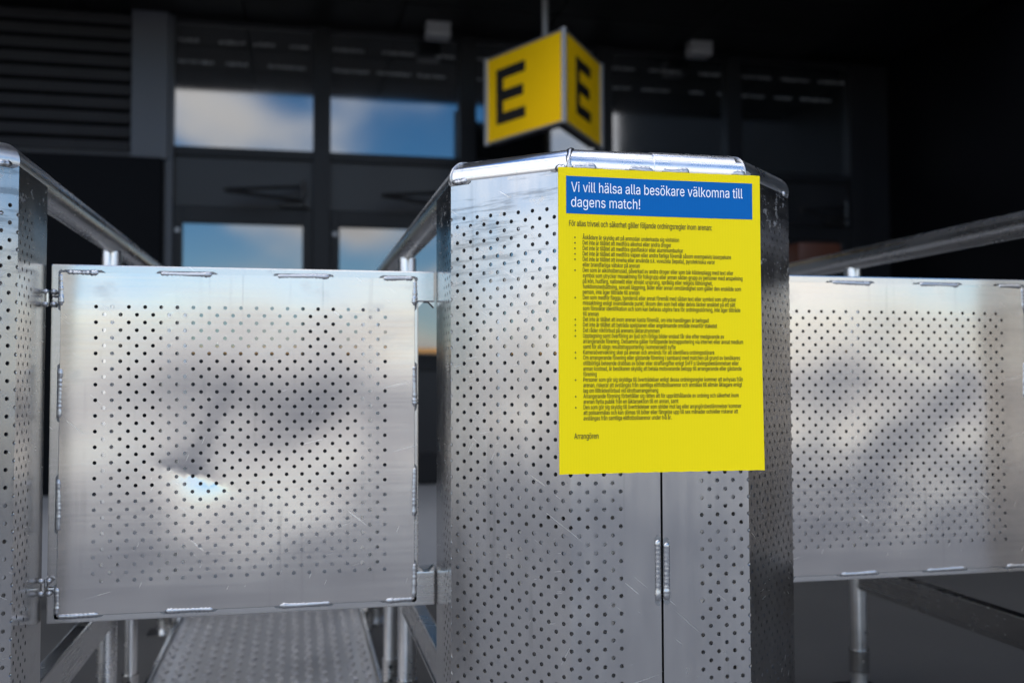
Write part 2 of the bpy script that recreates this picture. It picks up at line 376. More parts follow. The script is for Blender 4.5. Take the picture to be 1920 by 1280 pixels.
# soffit panels with open joints
for i in range(-6, 5):
    for (y0, y1) in ((YF+0.02, 6.19), (6.21, 6.79), (6.81, YB+0.08)):
        x0 = -0.37+1.09*i
        if x0+1.08 > XW: continue
        b = MB(); b.box(x0, x0+1.075, y0, y1, CZ, CZ+0.04, 0.004); b.build('soffit_panel', M['soffit'], bld)
b = MB(); b.box(-9, XW-0.01, YF-0.02, YF+0.015, CZ-0.005, CZ+0.3); b.build('fascia', M['charcoal'], bld)
# left: dark louvres over a black panel, grey pier
for i in range(11):
    z = 2.405+0.1*i
    if z > 3.36: break
    b = MB(); b.box(-7, -1.165, -0.045, 0.045, -0.006, 0.006, 0.002, M=Matrix.Translation((0, YB-0.06, z+0.03)) @ Matrix.Rotation(R(58), 4, 'X'))
    b.build('slat', M['slat'], bld)
b = MB(); b.box(-7, -1.150, YB-0.10, YB-0.02, 2.352, 2.386); b.build('louvre_frame', M['slat'], bld)
b = MB(); b.box(-7, -1.16, YB+0.02, YB+0.10, 2.38, CZ); b.build('louvre_backing', M['black'], bld)
b = MB(); b.box(-7, -0.935, YB-0.16, YB+0.06, 0.02, 2.348, 0.004); b.build('wall_panel', M['black'], bld)
b = MB(); b.box(-1.150, -0.905, YB-0.10, YB+0.10, 2.349, CZ-0.003, 0.004); b.build('pier', M['pier'], bld)
b = MB(); b.box(-0.930, -0.873, YB-0.06, YB+0.10, 0.02, CZ-0.006, 0.004); b.build('mullion', M['pier'], bld)
for x in (0.102, 1.184, 2.265, 3.350, 4.430):
    b = MB(); b.box(x, x+0.125, YB-0.06, YB+0.10, 0.02, CZ-0.006, 0.004); b.build('mullion', M['charcoal'], bld)
b = MB(); b.box(4.556, XW-0.002, YB-0.03, YB+0.10, 0.02, CZ-0.006, 0.004); b.build('end_panel', M['charcoal'], bld)
# each bay: upper window, spandrel, door with pane, rail, push bar
rs = random.Random(3)
for i, x0 in enumerate((-0.873, 0.227, 1.309, 2.390, 3.475)):
    x1 = (0.102, 1.184, 2.265, 3.350, 4.430)[i]
    w = MB(); w.box(x0+0.001, x1-0.001, YB-0.03, YB+0.05, 2.400, 2.466, 0.003); wo = w.build('window', M['charcoal'], bld)
    w = MB(); w.box(x0+0.001, x1-0.001, YB-0.03, YB+0.05, 3.355, 3.394, 0.003); w.build('head_frame', M['charcoal'], wo)
    g = MB(); g.box(x0, x1, YB, YB+0.012, 2.46, 3.36); g.build('pane', M['glass'], wo)
    # reflections painted on as two rows of small pale marks near the top of the glass
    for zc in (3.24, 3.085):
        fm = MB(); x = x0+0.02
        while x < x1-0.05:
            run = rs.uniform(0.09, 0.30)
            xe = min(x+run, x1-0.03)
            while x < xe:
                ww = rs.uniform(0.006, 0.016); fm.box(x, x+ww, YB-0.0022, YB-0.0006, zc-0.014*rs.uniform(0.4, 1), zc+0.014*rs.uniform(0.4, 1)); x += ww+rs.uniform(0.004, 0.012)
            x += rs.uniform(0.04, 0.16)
        tag(fm.build('painted_reflection', M['reflection_mark'], wo), kind='stuff')
    sp = MB(); sp.box(x0+0.001, x1-0.001, YB+0.002, YB+0.03, 2.045, 2.399); sp.build('spandrel_panel', M['spandrel'], bld)
    dr = MB()
    dr.box(x0+0.004, x0+0.067, YB-0.045, YB+0.02, 0.03, 2.035, 0.003); dr.box(x1-0.073, x1-0.004, YB-0.045, YB+0.02, 0.03, 2.035, 0.003)
    dr.box(x0+0.068, x1-0.074, YB-0.045, YB+0.02, 1.918, 2.035, 0.003); dr.box(x0+0.068, x1-0.074, YB-0.045, YB+0.02, 0.87, 0.985, 0.003); dr.box(x0+0.068, x1-0.074, YB-0.045, YB+0.02, 0.03, 0.26, 0.003)
    do = dr.build('door', M['charcoal'], bld)
    g = MB(); g.box(x0+0.066, x1-0.072, YB-0.012, YB-0.002, 0.98, 1.92); g.build('pane', M['glass'], do)
    g = MB(); g.box(x0+0.066, x1-0.072, YB-0.012, YB-0.002, 0.255, 0.875); g.build('pane', M['spandrel'], do)
    pb = MB(); pb.box(x0+0.075, x1-0.080, YB-0.115, YB-0.085, 0.992, 1.028, 0.008)
    for px in (x0+0.16, x1-0.17): pb.box(px-0.01, px+0.01, YB-0.086, YB-0.044, 0.993, 1.02)
    pb.build('push_bar', M['orange'], do)
    lk = MB(); lk.tube([(x0+0.035, YB-0.046, 1.86), (x0+0.035, YB-0.056, 1.86)], 0.016, 12); lk.build('lock_cylinder', M['alu_edge'], do, smooth=True, angle=40)
    if i in (0, 1, 4):                                       # scissor closer on the door head
        c = MB(); xa, xb = x1-0.03, x1-0.60
        c.box(xa-0.20, xa, YB-0.09, YB-0.046, 2.045, 2.10, 0.004)
        c.tube([(xa-0.05, YB-0.10, 2.19), (xb, YB-0.34, 2.105)], 0.013, 8); c.tube([(xa-0.03, YB-0.10, 2.085), (xb, YB-0.34, 2.10)], 0.015, 8)
        c.tube([(xa-0.04, YB-0.10, 2.04), (xa-0.04, YB-0.10, 2.24)], 0.016, 8)
        c.build('door_closer', M['steel_dark'], do)

# ceiling lamps
def lamp(x, label):
    t = thing('ceiling_lamp', (x, 7.15, CZ), label, 'lamp', 'small lamps on the dark soffit')
    b = MB(); b.box(x-0.09, x+0.09, 7.09, 7.21, CZ-0.035, CZ-0.001, 0.006); b.build('mounting_plate', M['alu_edge'], t)
    b = MB(); b.box(x-0.09, x+0.09, 7.08, 7.22, CZ-0.112, CZ-0.036, 0.022); hs = b.build('diffuser', M['lampw'], t, smooth=True, angle=40)
    for k in range(4):
        b = MB(); b.box(x-0.076+k*0.043, x-0.062+k*0.043, 7.074, 7.0795, CZ-0.102, CZ-0.048, 0.001); b.build('guard_bar', M['alu_edge'], t)
lamp(0.99, 'small pale lamp on the soffit to the left of the yellow letter sign')
lamp(3.03, 'small pale lamp on the soffit to the right of the yellow letter sign')

# orange bin by the doors on the right
t = thing('litter_bin', (3.58, 6.55, 0.02), 'orange bin standing by the doors behind the right handrail', 'bin')
b = MB(); b.box(3.425, 3.73, 6.35, 6.75, 0.10, 1.56, 0.03); b.build('body', M['steel_dark'], t)
b = MB(); b.box(3.41, 3.745, 6.335, 6.765, 1.562, 1.75, 0.04); b.build('lid', M['bin'], t, smooth=True, angle=40)
b = MB(); b.box(3.445, 3.71, 6.37, 6.73, 0.022, 0.099, 0.005); b.build('plinth', M['rubber'], t)

# ------------------------------------------------------------------ three sided letter sign hung from the soffit
def letter_sign():
    A, B, C = Vector((1.635, 6.0, 0)), Vector((1.262, 6.727, 0)), Vector((2.093, 6.663, 0))
    z0, z1 = 2.415, 3.013
    cen = (A+B+C)/3
    t = thing('hanging_sign', (cen.x, cen.y, z0), 'yellow hanging sign of two angled faces, each with black letter E', 'sign')
    e = 0.013
    for P, Q in ((B, A), (A, C)):
        d = (Q-P).normalized(); n = Vector((d.y, -d.x, 0)); W = (Q-P).length
        def pt(u, z, w, P=P, d=d, n=n): return P + d*u + n*w + Vector((0, 0, z))
        def slab(mb, u0, u1, za, zb, w0, w1):
            v = [pt(u, z, w) for w in (w0, w1) for z in (za, zb) for u in (u0, u1)]
            mb.add(v, [(0, 1, 3, 2), (4, 6, 7, 5), (0, 4, 5, 1), (2, 3, 7, 6), (0, 2, 6, 4), (1, 5, 7, 3)])
        f = MB(); slab(f, e, W-e, z0+e, z1-e, -0.016, -0.004); fo = f.build('face_panel', M['yellow_sign'], t)
        # letter: stem and three arms
        l = MB(); H = z1-z0; ua, ub = 0.125, 0.43; s = 0.072
        if P is A: ua, ub = 0.24, 0.545
        za, zb = z0+0.115, z1-0.105
        v = [(ua, za), (ub, za), (ub, za+s), (ua+s, za+s), (ua+s, (za+zb)/2-s/2), (ub-0.02, (za+zb)/2-s/2), (ub-0.02, (za+zb)/2+s/2), (ua+s, (za+zb)/2+s/2), (ua+s, zb-s), (ub, zb-s), (ub, zb), (ua, zb)]
        k = len(v); vv = [pt(u, z, -0.001) for u, z in v]+[pt(u, z, -0.0045) for u, z in v]
        l.add(vv, [tuple(range(k)), tuple(range(2*k-1, k-1, -1))]+[(j, j+k, (j+1) % k+k, (j+1) % k) for j in range(k)])
        l.build('letter_e', M['ink'], fo)
        for za_ in (z0, z1-e):
            fr = MB(); slab(fr, e, W-e, za_, za_+e, -0.03, 0); fr.build('edge_frame', M['alu_edge'], t)
    for P in (A, B, C):
        c = MB(); d = (P-cen).normalized(); q = P-d*0.012; c.tube([(q.x, q.y, z0-0.004), (q.x, q.y, z1+0.004)], 0.017, 10); c.build('corner_post', M['alu_edge'], t, smooth=True, angle=40)
    for P, Q in ((B, A), (A, C)):                                # closed backs of the two light boxes
        d = (Q-P).normalized(); n = Vector((d.y, -d.x, 0)); W = (Q-P).length
        v = [P+d*u+n*w+Vector((0, 0, z)) for w in (-0.09, -0.031) for z in (z0+0.004, z1-0.004) for u in (0.03 if P is B else 0.10, W-0.10 if P is B else W-0.03)]
        q = MB(); q.add(v, [(0, 1, 3, 2), (4, 6, 7, 5), (0, 4, 5, 1), (2, 3, 7, 6), (0, 2, 6, 4), (1, 5, 7, 3)]); q.build('back_box', M['steel_dark'], t)
    br = MB(); br.box(min(B.x, cen.x)+0.20, C.x-0.25, cen.y-0.02, cen.y+0.02, z1-0.05, z1-0.012, 0.002); br.build('bracket', M['steel_dark'], t)
    p = MB(); p.tube([(cen.x-0.035, cen.y, z1-0.015), (cen.x-0.035, cen.y, CZ)], 0.022, 12); p.build('pole', M['alu_edge'], t, smooth=True, angle=40)
letter_sign()

# ------------------------------------------------------------------ perforated sheet
HP = 0.01195                          # half pitch of the staggered holes
HR = 0.0030                           # hole radius
NH = 12
def cell_template():
    """faces between a 2x1 cell's six rim points and a round hole; rim: BR TR TM TL BL BM"""
    rim = [(1, -.5), (1, .5), (0, .5), (-1, .5), (-1, -.5), (0, -.5)]
    ra = [math.atan2(y, x) % (2*math.pi) for x, y in rim]
    ha = [2*math.pi*k/NH for k in range(NH)]
    ev = sorted([(a, 'r', i) for i, a in enumerate(ra)]+[(a+1e-6, 'h', i) for i, a in enumerate(ha)])
    # rotate so that both start at the rim point TM (90 deg)
    faces = []
    ro = [2, 3, 4, 5, 0, 1]; ho = [(3+k) % NH for k in range(NH)]
    i = j = 0
    def ang(x): return (x-math.pi/2) % (2*math.pi)
    while i < 6 or j < NH:
        nr = ang(ra[ro[(i+1) % 6]]) if i < 5 else 2*math.pi
        nh = ang(ha[ho[(j+1) % NH]]) if j < NH-1 else 2*math.pi
        if j < NH and (i >= 6 or nh <= nr+1e-6):
            faces.append((('r', ro[i % 6]), ('h', ho[(j+1) % NH]), ('h', ho[j]))); j += 1
        else:
            faces.append((('r', ro[i]), ('r', ro[(i+1) % 6]), ('h', ho[j % NH]))); i += 1
    return rim, faces
RIM, CELLF = cell_template()
def perforated(name, mat, parent, u0, u1, v0, v1, k0, k1, j0, rows, fmap, folds=(), par=0, T=0.003, angle=30):
    """sheet u0..u1 x v0..v1; hole columns k0..k1 at u=k*HP, rows from v=j0 upward at HP; fmap(u,v,w)->xyz; par flips the stagger"""
    V = []; F = []; idx = {}
    def vid(u, v, w):
        k = (round(u*1e6), round(v*1e6), w)
        if k not in idx: idx[k] = len(V); V.append(fmap(u, v, -T*w))
        return idx[k]
    ka, kb = k0-1, k1+1
    def quad(a, c, d, e):
        for w in (0, 1):
            q = [vid(a, d, w), vid(c, d, w), vid(c, e, w), vid(a, e, w)]
            F.append(q if w == 0 else q[::-1])
    for j in range(rows):
        vc = j0+j*HP; k = ka
        while k < kb:
            if (k+1+j+par) % 2 == 0 and k+2 <= kb:
                uc = (k+1)*HP
                hf = [[vid(uc+HR*math.cos(2*math.pi*q/NH), vc+HR*math.sin(2*math.pi*q/NH), w) for q in range(NH)] for w in (0, 1)]
                rm = [[vid(uc+x*HP, vc+y*HP, w) for x, y in RIM] for w in (0, 1)]
                for fc in CELLF:
                    a = [rm[0][i] if t == 'r' else hf[0][i] for t, i in fc]; F.append(a)
                    F.append([rm[1][i] if t == 'r' else hf[1][i] for t, i in fc][::-1])
                for q in range(NH):
                    F.append([hf[0][q], hf[0][(q+1) % NH], hf[1][(q+1) % NH], hf[1][q]])
                k += 2
            else:
                quad(k*HP, (k+1)*HP, vc-HP/2, vc+HP/2); k += 1
    va, vb = j0-HP/2, j0+(rows-0.5)*HP
    uc = [u0]+[k*HP for k in range(ka, kb+1)]+[u1]
    for lo, hi in ((v0, va), (vb, v1)):
        for p, q in zip(uc, uc[1:]):
            for i in range(3): quad(p, q, lo+(hi-lo)*i/3, lo+(hi-lo)*(i+1)/3)
    for j in range(rows):
        quad(u0, ka*HP, va+j*HP, va+(j+1)*HP); quad(kb*HP, u1, va+j*HP, va+(j+1)*HP)
    # rims of the sheet
    for p, q in zip(uc, uc[1:]):
        F.append([vid(p, v1, 0), vid(q, v1, 0), vid(q, v1, 1), vid(p, v1, 1)]); F.append([vid(q, v0, 0), vid(p, v0, 0), vid(p, v0, 1), vid(q, v0, 1)])
    vc_ = [v0+(va-v0)*i/3 for i in range(3)]+[va+j*HP for j in range(rows)]+[vb+(v1-vb)*i/3 for i in range(4)]
    for uu, s in ((u0, 1), (u1, -1)):
        for lo, hi in zip(vc_, vc_[1:]):
            q = [vid(uu, lo, 0), vid(uu, hi, 0), vid(uu, hi, 1), vid(uu, lo, 1)]; F.append(q if s > 0 else q[::-1])
    return part(name, V, F, mat, parent, angle=angle)

# ------------------------------------------------------------------ weld beads
WS = random.Random(11)
def weld_bead(parent, p0, p1, n, r=0.0042, soot=True, ripple=1.0):
    """a ripple-surfaced bead from p0 to p1 lying on a surface with normal n"""
    p0, p1, n = Vector(p0), Vector(p1), Vector(n).normalized()
    d = (p1-p0); Ln = d.length; d.normalize(); s = d.cross(n).normalized()
    N = max(6, int(Ln/0.0019)); K = 7; v = []; f = []; mi = []
    ph = WS.uniform(0, 6)
    for i in range(N+1):
        t = i/N; e = min(t, 1-t)*Ln
        rr = r*(1+ripple*(0.07*math.sin(i*1.9+ph)+WS.uniform(-0.08, 0.08)+0.10*math.sin(t*5+ph)))
        if e < r*1.1: rr *= math.sqrt(max(0.06, 1-(1-e/(r*1.1))**2))
        elif t > 0.5 and e < r*3.2: rr *= 1.16
        c = p0+d*(Ln*t)+s*(WS.uniform(-0.07, 0.07)+0.12*math.sin(t*4+2*ph))*r*ripple
        for k in range(K):
            th = math.pi*k/(K-1); v.append(c+s*(rr*math.cos(th))+n*(rr*0.72*math.sin(th)+0.0002))
    for i in range(N):
        for k in range(K-1): f.append((i*K+k, i*K+k+1, (i+1)*K+k+1, (i+1)*K+k)); mi.append(0)
    f += [tuple(range(K))[::-1], tuple(range(N*K, N*K+K))]; mi += [0, 0]
    if soot:                                                    # burnt, uneven rim round the bead
        q = len(v); S = 28
        for i in range(S):
            th = 2*math.pi*i/S; c = p0 if math.cos(th) < 0 else p1
            k = r*WS.uniform(1.12, 1.5)*(1.3 if math.cos(th) > 0.3 else 1.0); v.append(c+d*math.cos(th)*k+s*math.sin(th)*r*WS.uniform(1.0, 1.22)+n*0.0004)
        f.append(tuple(range(q, q+S))); mi.append(1)
        a = (Vector(v[f[-1][1]])-Vector(v[f[-1][0]])).cross(Vector(v[f[-1][2]])-Vector(v[f[-1][1]]))
        if a.dot(n) < 0: f[-1] = f[-1][::-1]
    return part('weld_bead', v, f, None, parent, smooth=True, angle=60, mats=[M['weld'], M['scorch_joint']], midx=mi)

# ------------------------------------------------------------------ the gate column: bent perforated sheets on a tube frame
X1, X2, YC = 0.367, 0.630, 1.325
XM = (X1+X2)/2
NC = 17; CH = NC*HP; LEG = CH*math.sqrt(0.5)
X0, YS, YP = X1-LEG, YC+LEG, 1.632
SIDE = YP-YS
ZT, ZB = 1.079, 0.06
PITCH = 1.149
def skin(mirror):
    s2 = math.sqrt(0.5); m1 = math.tan(R(22.5))
    def f(u, v, w):
        # path from the seam (u>0) round the chamfer to the rear edge; w is the outward offset
        if abs(u) < 1e-7: x, y, nx, ny = X1, YC, -m1, -1.0
        elif u > 0: x, y, nx, ny = X1+u, YC, 0, -1
        elif abs(u+CH) < 1e-7: x, y, nx, ny = X0, YS, -1.0, -m1
        elif u > -CH: x, y, nx, ny = X1+u*s2, YC-u*s2, -s2, -s2
        else: x, y, nx, ny = X0, YS+(-CH-u), -1, 0
        x += nx*w; y += ny*w
        if mirror: x = 2*XM-x
        return (x, y, v)
    return f
GROUP_C = 'aluminium gate columns'
def make_column(rail_right=True):
    t = thing('gate_column', (XM, YC, 0), 'perforated aluminium gate column in the middle, carrying the yellow notice', 'gate column', GROUP_C)
    rows = int((1.022-0.14)/HP)+1
    useam = XM-X1-0.0016
    for mir in (False, True):
        o = perforated('side_sheet', M['body'], t, -CH-SIDE+0.004, useam, ZB, ZT, -NC-6, 6, 1.022-(rows-1)*HP, rows, skin(mir), folds=(-CH, 0.0), par=0 if not mir else 1)
        if mir: o.data.flip_normals()
        # folded lip along the seam and a flat bar down the rear edge
        sx = -1 if not mir else 1
        b = MB(); xa = XM+sx*0.0016; xb = XM+sx*0.0050
        b.box(min(xa, xb), max(xa, xb), YC+0.003, YC+0.03, ZB, ZT-0.002); b.build('seam_lip', M['frame'], t)
        xs = X0+0.0032 if not mir else 2*XM-X0-0.0032
        b = MB(); b.box(min(xs, xs-sx*0.022), max(xs, xs-sx*0.022), YP-0.030, YP+0.002, 0.0, 1.075, 0.002); b.build('rear_upright', M['frame'], t)
    b = MB(); b.box(XM-0.03, XM+0.03, YC+0.032, YC+0.036, ZB, ZT-0.03); b.build('backing_bar', M['steel_dark'], t)
    # the handrail: one tube from the rear, round the column head and back again
    r = 0.0262; zc = 1.0815
    ins = r-0.001; tn = math.tan(R(22.5))
    yr = 3.75
    zr = zc+0.020; zs = zc+0.003; zp = zs+(zr-zs)*0.09
    hp = [(X0+ins, yr, 0.02), (X0+ins, yr, zr-0.06), (X0+ins, yr-0.06, zr), (X0+ins, YP+0.02, zp), (X0+ins, YS+ins*tn, zs), (X1+ins*tn, YC+ins, zc), (X2-ins*tn, YC+ins, zc), (2*XM-X0-ins, YS+ins*tn, zs), (2*XM-X0-ins, YP+0.02, zp), (2*XM-X0-ins, yr-0.06, zr), (2*XM-X0-ins, yr, zr-0.06), (2*XM-X0-ins, yr, 0.02)]
    if not rail_right: hp = hp[:8]
    b = MB(); b.tube(hp, r, 28); rail = b.build('handrail', M['tube'], t, smooth=True, angle=35)
    # weld rings round the mitres of the rail and a sleeve joint on the front run
    def ring(i, rr=0.0026, wob=1.0):
        P0, P, P1 = Vector(hp[i-1]), Vector(hp[i]), Vector(hp[i+1]); d0 = (P-P0).normalized(); d1 = (P1-P).normalized(); n = (d0+d1).normalized()
        a = n.cross(Vector((0, 0, 1))).normalized(); c = Vector((0, 0, 1)); k = 1/max(0.5, n.dot(d0)); mb = MB(); S = 44; v = []; f = []
        for q in range(S):
            th = 2*math.pi*q/S; e = a*math.cos(th)*k+c*math.sin(th); cc = P+e*r
            q2 = rr*(1+WS.uniform(-0.18, 0.18)*wob); off = n*WS.uniform(-0.0006, 0.0006)
            for w in range(6):
                ph = 2*math.pi*w/6; v.append(cc+off+e*(q2*0.7*math.cos(ph))+n*(q2*1.25*math.sin(ph)))
        for q in range(S):
            for w in range(6): f.append((q*6+w, q*6+(w+1) % 6, ((q+1) % S)*6+(w+1) % 6, ((q+1) % S)*6+w))
        mb.add(v, f); mb.build('weld_ring', M['weld'], t, smooth=True)
    ring(4); ring(5, 0.0034); ring(6, 0.0014)
    b = MB(); b.tube([(XM-0.006, YC+ins, zc), (X2-ins*tn-0.003, YC+ins, zc)], r+0.0011, 28); b.build('sleeve', M['tube'], t, smooth=True, angle=35)
    # stitch welds where the sheet meets the rail
    nf = Vector((0, -1, 0.15)); nl = Vector((-0.7, -0.7, 0.15)); nr = Vector((0.7, -0.7, 0.15)); zt = ZT-0.001
    def onl(u, dz=0): p = skin(False)(-u, zt+dz, 0.0); return p
    for a, c, n in (((X1+0.004, YC, zt), (X1+0.040, YC, zt), nf), (onl(0.004), onl(0.022), nl), (onl(CH-0.030), onl(CH-0.003), nl),
                    ((0.455, YC, zt), (0.490, YC, zt), nf), ((0.502, YC, zt), (0.545, YC, zt), nf), ((X2-0.022, YC, zt), (X2+0.001, YC, zt), nf)):
        weld_bead(t, a, c, n, 0.0048)
    for u in (0.01, CH-0.03):
        p = skin(True)(-u, zt, 0); q = skin(True)(-u-0.02, zt, 0); weld_bead(t, p, q, nr, 0.0045)
    # the two long beads down the seam
    weld_bead(t, (XM-0.0062, YC, 0.560), (XM-0.0062, YC, 0.475), (0, -1, 0), 0.0040, True, 0.45)
    weld_bead(t, (XM+0.0064, YC, 0.556), (XM+0.0064, YC, 0.476), (0, -1, 0), 0.0046, True, 0.45)
    # lane sides: posts under the rail, low side beams
    for sx in ((1, -1) if rail_right else (1,)):
        xr = X0+ins if sx == 1 else 2*XM-X0-ins
        for y in (2.315, 3.3):
            b = MB(); b.tube([(xr, y, 0.004), (xr, y, zs+(zr-zs)*(y-YS)/(yr-YS)-r*0.86)], 0.0205, 18); b.build('post', M['tube'], t, smooth=True, angle=40)
            b = MB(); b.tube([(xr, y, 0.045), (xr, y, 0.10)], 0.0245, 18); b.tube([(xr, y-0.027, 0.072), (xr, y+0.027, 0.072)], 0.006, 8); c = b.build('coupler', M['frame'], t, smooth=True, angle=40)
            b = MB(); b.box(xr-0.05, xr+0.05, y-0.05, y+0.05, 0.0005, 0.006, 0.001); b.build('foot_plate', M['frame'], t)
        b = MB(); b.box(xr-0.014, xr+0.014, YP+0.003, 2.293, 0.255, 0.318, 0.004); b.box(xr-0.0165, xr-0.0145, YP+0.003, 2.293, 0.262, 0.266); b.build('side_beam', M['frame'], t)
    for z in (0.10, 0.55, 1.02):
        b = MB(); b.box(X0+0.026, 2*XM-X0-0.026, YP-0.028, YP-0.002, z-0.015, z+0.015, 0.002); b.build('cross_bar', M['frame'], t)
    return t
col = make_column()
c = copy_tree(col); c.location = (XM-PITCH, YC, 0); c['label'] = 'perforated aluminium gate column cut off by the left edge of the photo'
c = make_column(False); c.location = (XM+PITCH, YC, 0); c['label'] = 'aluminium gate column beyond the right edge, its handrail running in from the right'
for o in c.children:                                             # share the sheets with the first column
    if o.name.startswith('side_sheet'):
        o.data = [q for q in col.children if q.name.startswith('side_sheet')][0 if o.name.endswith(('.002', '.004')) else 1].data

# ------------------------------------------------------------------ the gates between the columns
XL, XR = -0.369, 0.194
def make_gate(dent, dx, dz, label):
    t = thing('lane_gate', (XL+dx, YP, 0.417+dz), label, 'gate', 'perforated gates between the columns')
    def b_(*a): q = MB(); q.box(a[0]+dx, a[1]+dx, a[2], a[3], a[4]+dz, a[5]+dz, 0.002); return q
    D0, D1 = YP, YP+0.028
    xe = X0-0.0025 if dx == 0 else X0-0.0025
    b_(XL, xe, D0, D1, 0.912, 0.962).build('top_rail', M['frame'], t)
    b_(XL, xe, D0, D1, 0.417, 0.471).build('bottom_rail', M['frame'], t)
    b_(XL, XL+0.042, D0+0.0012, D1-0.001, 0.4715, 0.9115).build('stile', M['frame'], t)
    b_(0.152, XR, D0+0.0012, D1-0.001, 0.4715, 0.9115).build('stile', M['frame'], t)
    # little gussets in the corners of the latch opening
    for zz, s in ((0.912, -1), (0.471, 1)):
        for xx, sx in ((XR, 1), (xe, -1)):
            a = [(xx+dx, zz+dz), (xx+sx*0.009+dx, zz+dz), (xx+dx, zz+s*0.009+dz)]
            v = [(x, D0+0.004, z) for x, z in a]+[(x, D1-0.004, z) for x, z in a]
            q = MB(); q.add(v, [(0, 1, 2), (5, 4, 3), (0, 3, 4, 1), (1, 4, 5, 2), (2, 5, 3, 0)]); q.build('gusset', M['frame'], t)
    SX0, SX1, SZ0, SZ1 = -0.354, 0.187, 0.428, 0.949
    xa = -0.303                                                   # first hole column
    def lean(x, v):                                               # the upper part of the sheet leans forward between its welds
        q = max(0.0, min(1.0, (v-0.66)/0.25)); q = q*q*(3-2*q); tx = (x+0.354)/0.541; c = max(0.0, min(1.0, tx/0.3))*max(0.0, min(1.0, (1-tx)/0.3))
        return (0.0078 if dent else 0.005)*q*(0.25+0.75*c)
    ex = Vector((0.94, -0.34)); ey = Vector((-0.34, -0.94))
    dents = [(-0.158, 0.634, 0.0060, 0.046, 0.060, 0.042)] if dent else [(1.12-PITCH, 0.80, 0.0012, 0.12, 0.07, 0.09)]
    def f(u, v, w):
        x = xa+u; d = 0.0
        for cx, cz, dep, st, s0, s1 in dents:
            p = Vector((x-cx, v-cz)); a, c = p.dot(ex), p.dot(ey)
            s0a = s0*(0.75 if a < -0.018 else (1.3 if a > 0.012 else 0.75+0.55*(a+0.018)/0.030))
            g = math.exp(c/s0a) if c < 0 else math.exp(-(c/s1)*1.0)*(1 if c < 0 else 1)
            d += dep*math.exp(-(a/st)**2)*g
        # the sheet is oil-canned a little between its welds
        tz = (v-0.4725)/0.4305; tx = (x+0.315)/0.4661   # only inside the hole field; the margins stay flat
        def sm(q): q = max(0.0, min(1.0, q)); return q*q*(3-2*q)
        k = sm(tz/0.50)*sm((1-tz)/0.62)*sm(tx/0.35)*sm((1-tx)/0.35)
        d += k*(0.0006+0.0015*math.sin(9*x+2+dx*3)+0.0011*math.sin(12*v+6.5*x+dx)+0.0008*math.sin(23*x-17*v))
        d += -lean(x, v)
        return (x+dx, YP-0.003-w+d, v+dz)
    rows = 36
    fm = lambda u, v, w: f(u, v, w)
    perforated('perforated_sheet', M['sheet'], t, SX0-xa, SX1-xa, SZ0, SZ1, 0, 37, 0.897-(rows-1)*HP, rows, fm, par=1, angle=50)
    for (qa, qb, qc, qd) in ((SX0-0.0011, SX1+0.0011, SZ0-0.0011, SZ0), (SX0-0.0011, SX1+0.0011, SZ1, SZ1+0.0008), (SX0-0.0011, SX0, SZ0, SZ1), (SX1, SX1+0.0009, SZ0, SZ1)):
        q = MB(); q.box(qa+dx, qb+dx, YP-0.0008, YP+0.0018, qc+dz, qd+dz); q.build('joint_line', M['scorch_joint'], t)   # thin dark line along the sheet's edge
    y = YP-0.0012
    W = [((-0.347, 0.949), (-0.299, 0.949)), ((-0.210, 0.949), (-0.131, 0.949)), ((-0.033, 0.949), (0.050, 0.949)), ((0.135, 0.949), (0.186, 0.949)),
         ((-0.353, 0.428), (-0.294, 0.428)), ((-0.126, 0.428), (-0.199, 0.428)), ((0.054, 0.428), (-0.027, 0.428)), ((0.186, 0.428), (0.140, 0.428)),
         ((-0.354, 0.948), (-0.354, 0.897)), ((-0.354, 0.726), (-0.354, 0.803)), ((-0.354, 0.556), (-0.354, 0.635)), ((-0.354, 0.472), (-0.354, 0.430)),
         ((0.187, 0.947), (0.187, 0.904)), ((0.187, 0.807), (0.187, 0.739)), ((0.187, 0.641), (0.187, 0.561)), ((0.187, 0.486), (0.187, 0.430))]
    for (a, c), (d, e) in W: weld_bead(t, (a+dx, y-lean(a, c), c+dz), (d+dx, y-lean(d, e), e+dz), (0, -1, 0), 0.0040)
    for z in (0.909, 0.473):                                      # lift-off hinges on the left stile
        h = MB(); h.tube([(XL-0.004+dx, YP-0.006, z-0.012+dz), (XL-0.004+dx, YP-0.006, z+0.012+dz)], 0.003, 12); ho = h.build('hinge', M['frame'], t, smooth=True, angle=40)
        for k in range(4):
            bm = bmesh.new(); bmesh.ops.create_icosphere(bm, subdivisions=2, radius=0.0046)
            v = [Vector(q.co)*WS.uniform(0.92, 1.08)+Vector((XL+(0.005 if k % 2 else -0.006)+dx, YP-0.007, z+(0.010 if k < 2 else -0.009)+dz)) for q in bm.verts]
            part('weld_blob', v, [[q.index for q in fc.verts] for fc in bm.faces], M['weld'], ho, smooth=True); bm.free()
    return t
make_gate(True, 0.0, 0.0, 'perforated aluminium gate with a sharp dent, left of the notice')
make_gate(False, PITCH, 0.007, 'perforated aluminium gate without a sharp dent, right of the notice')

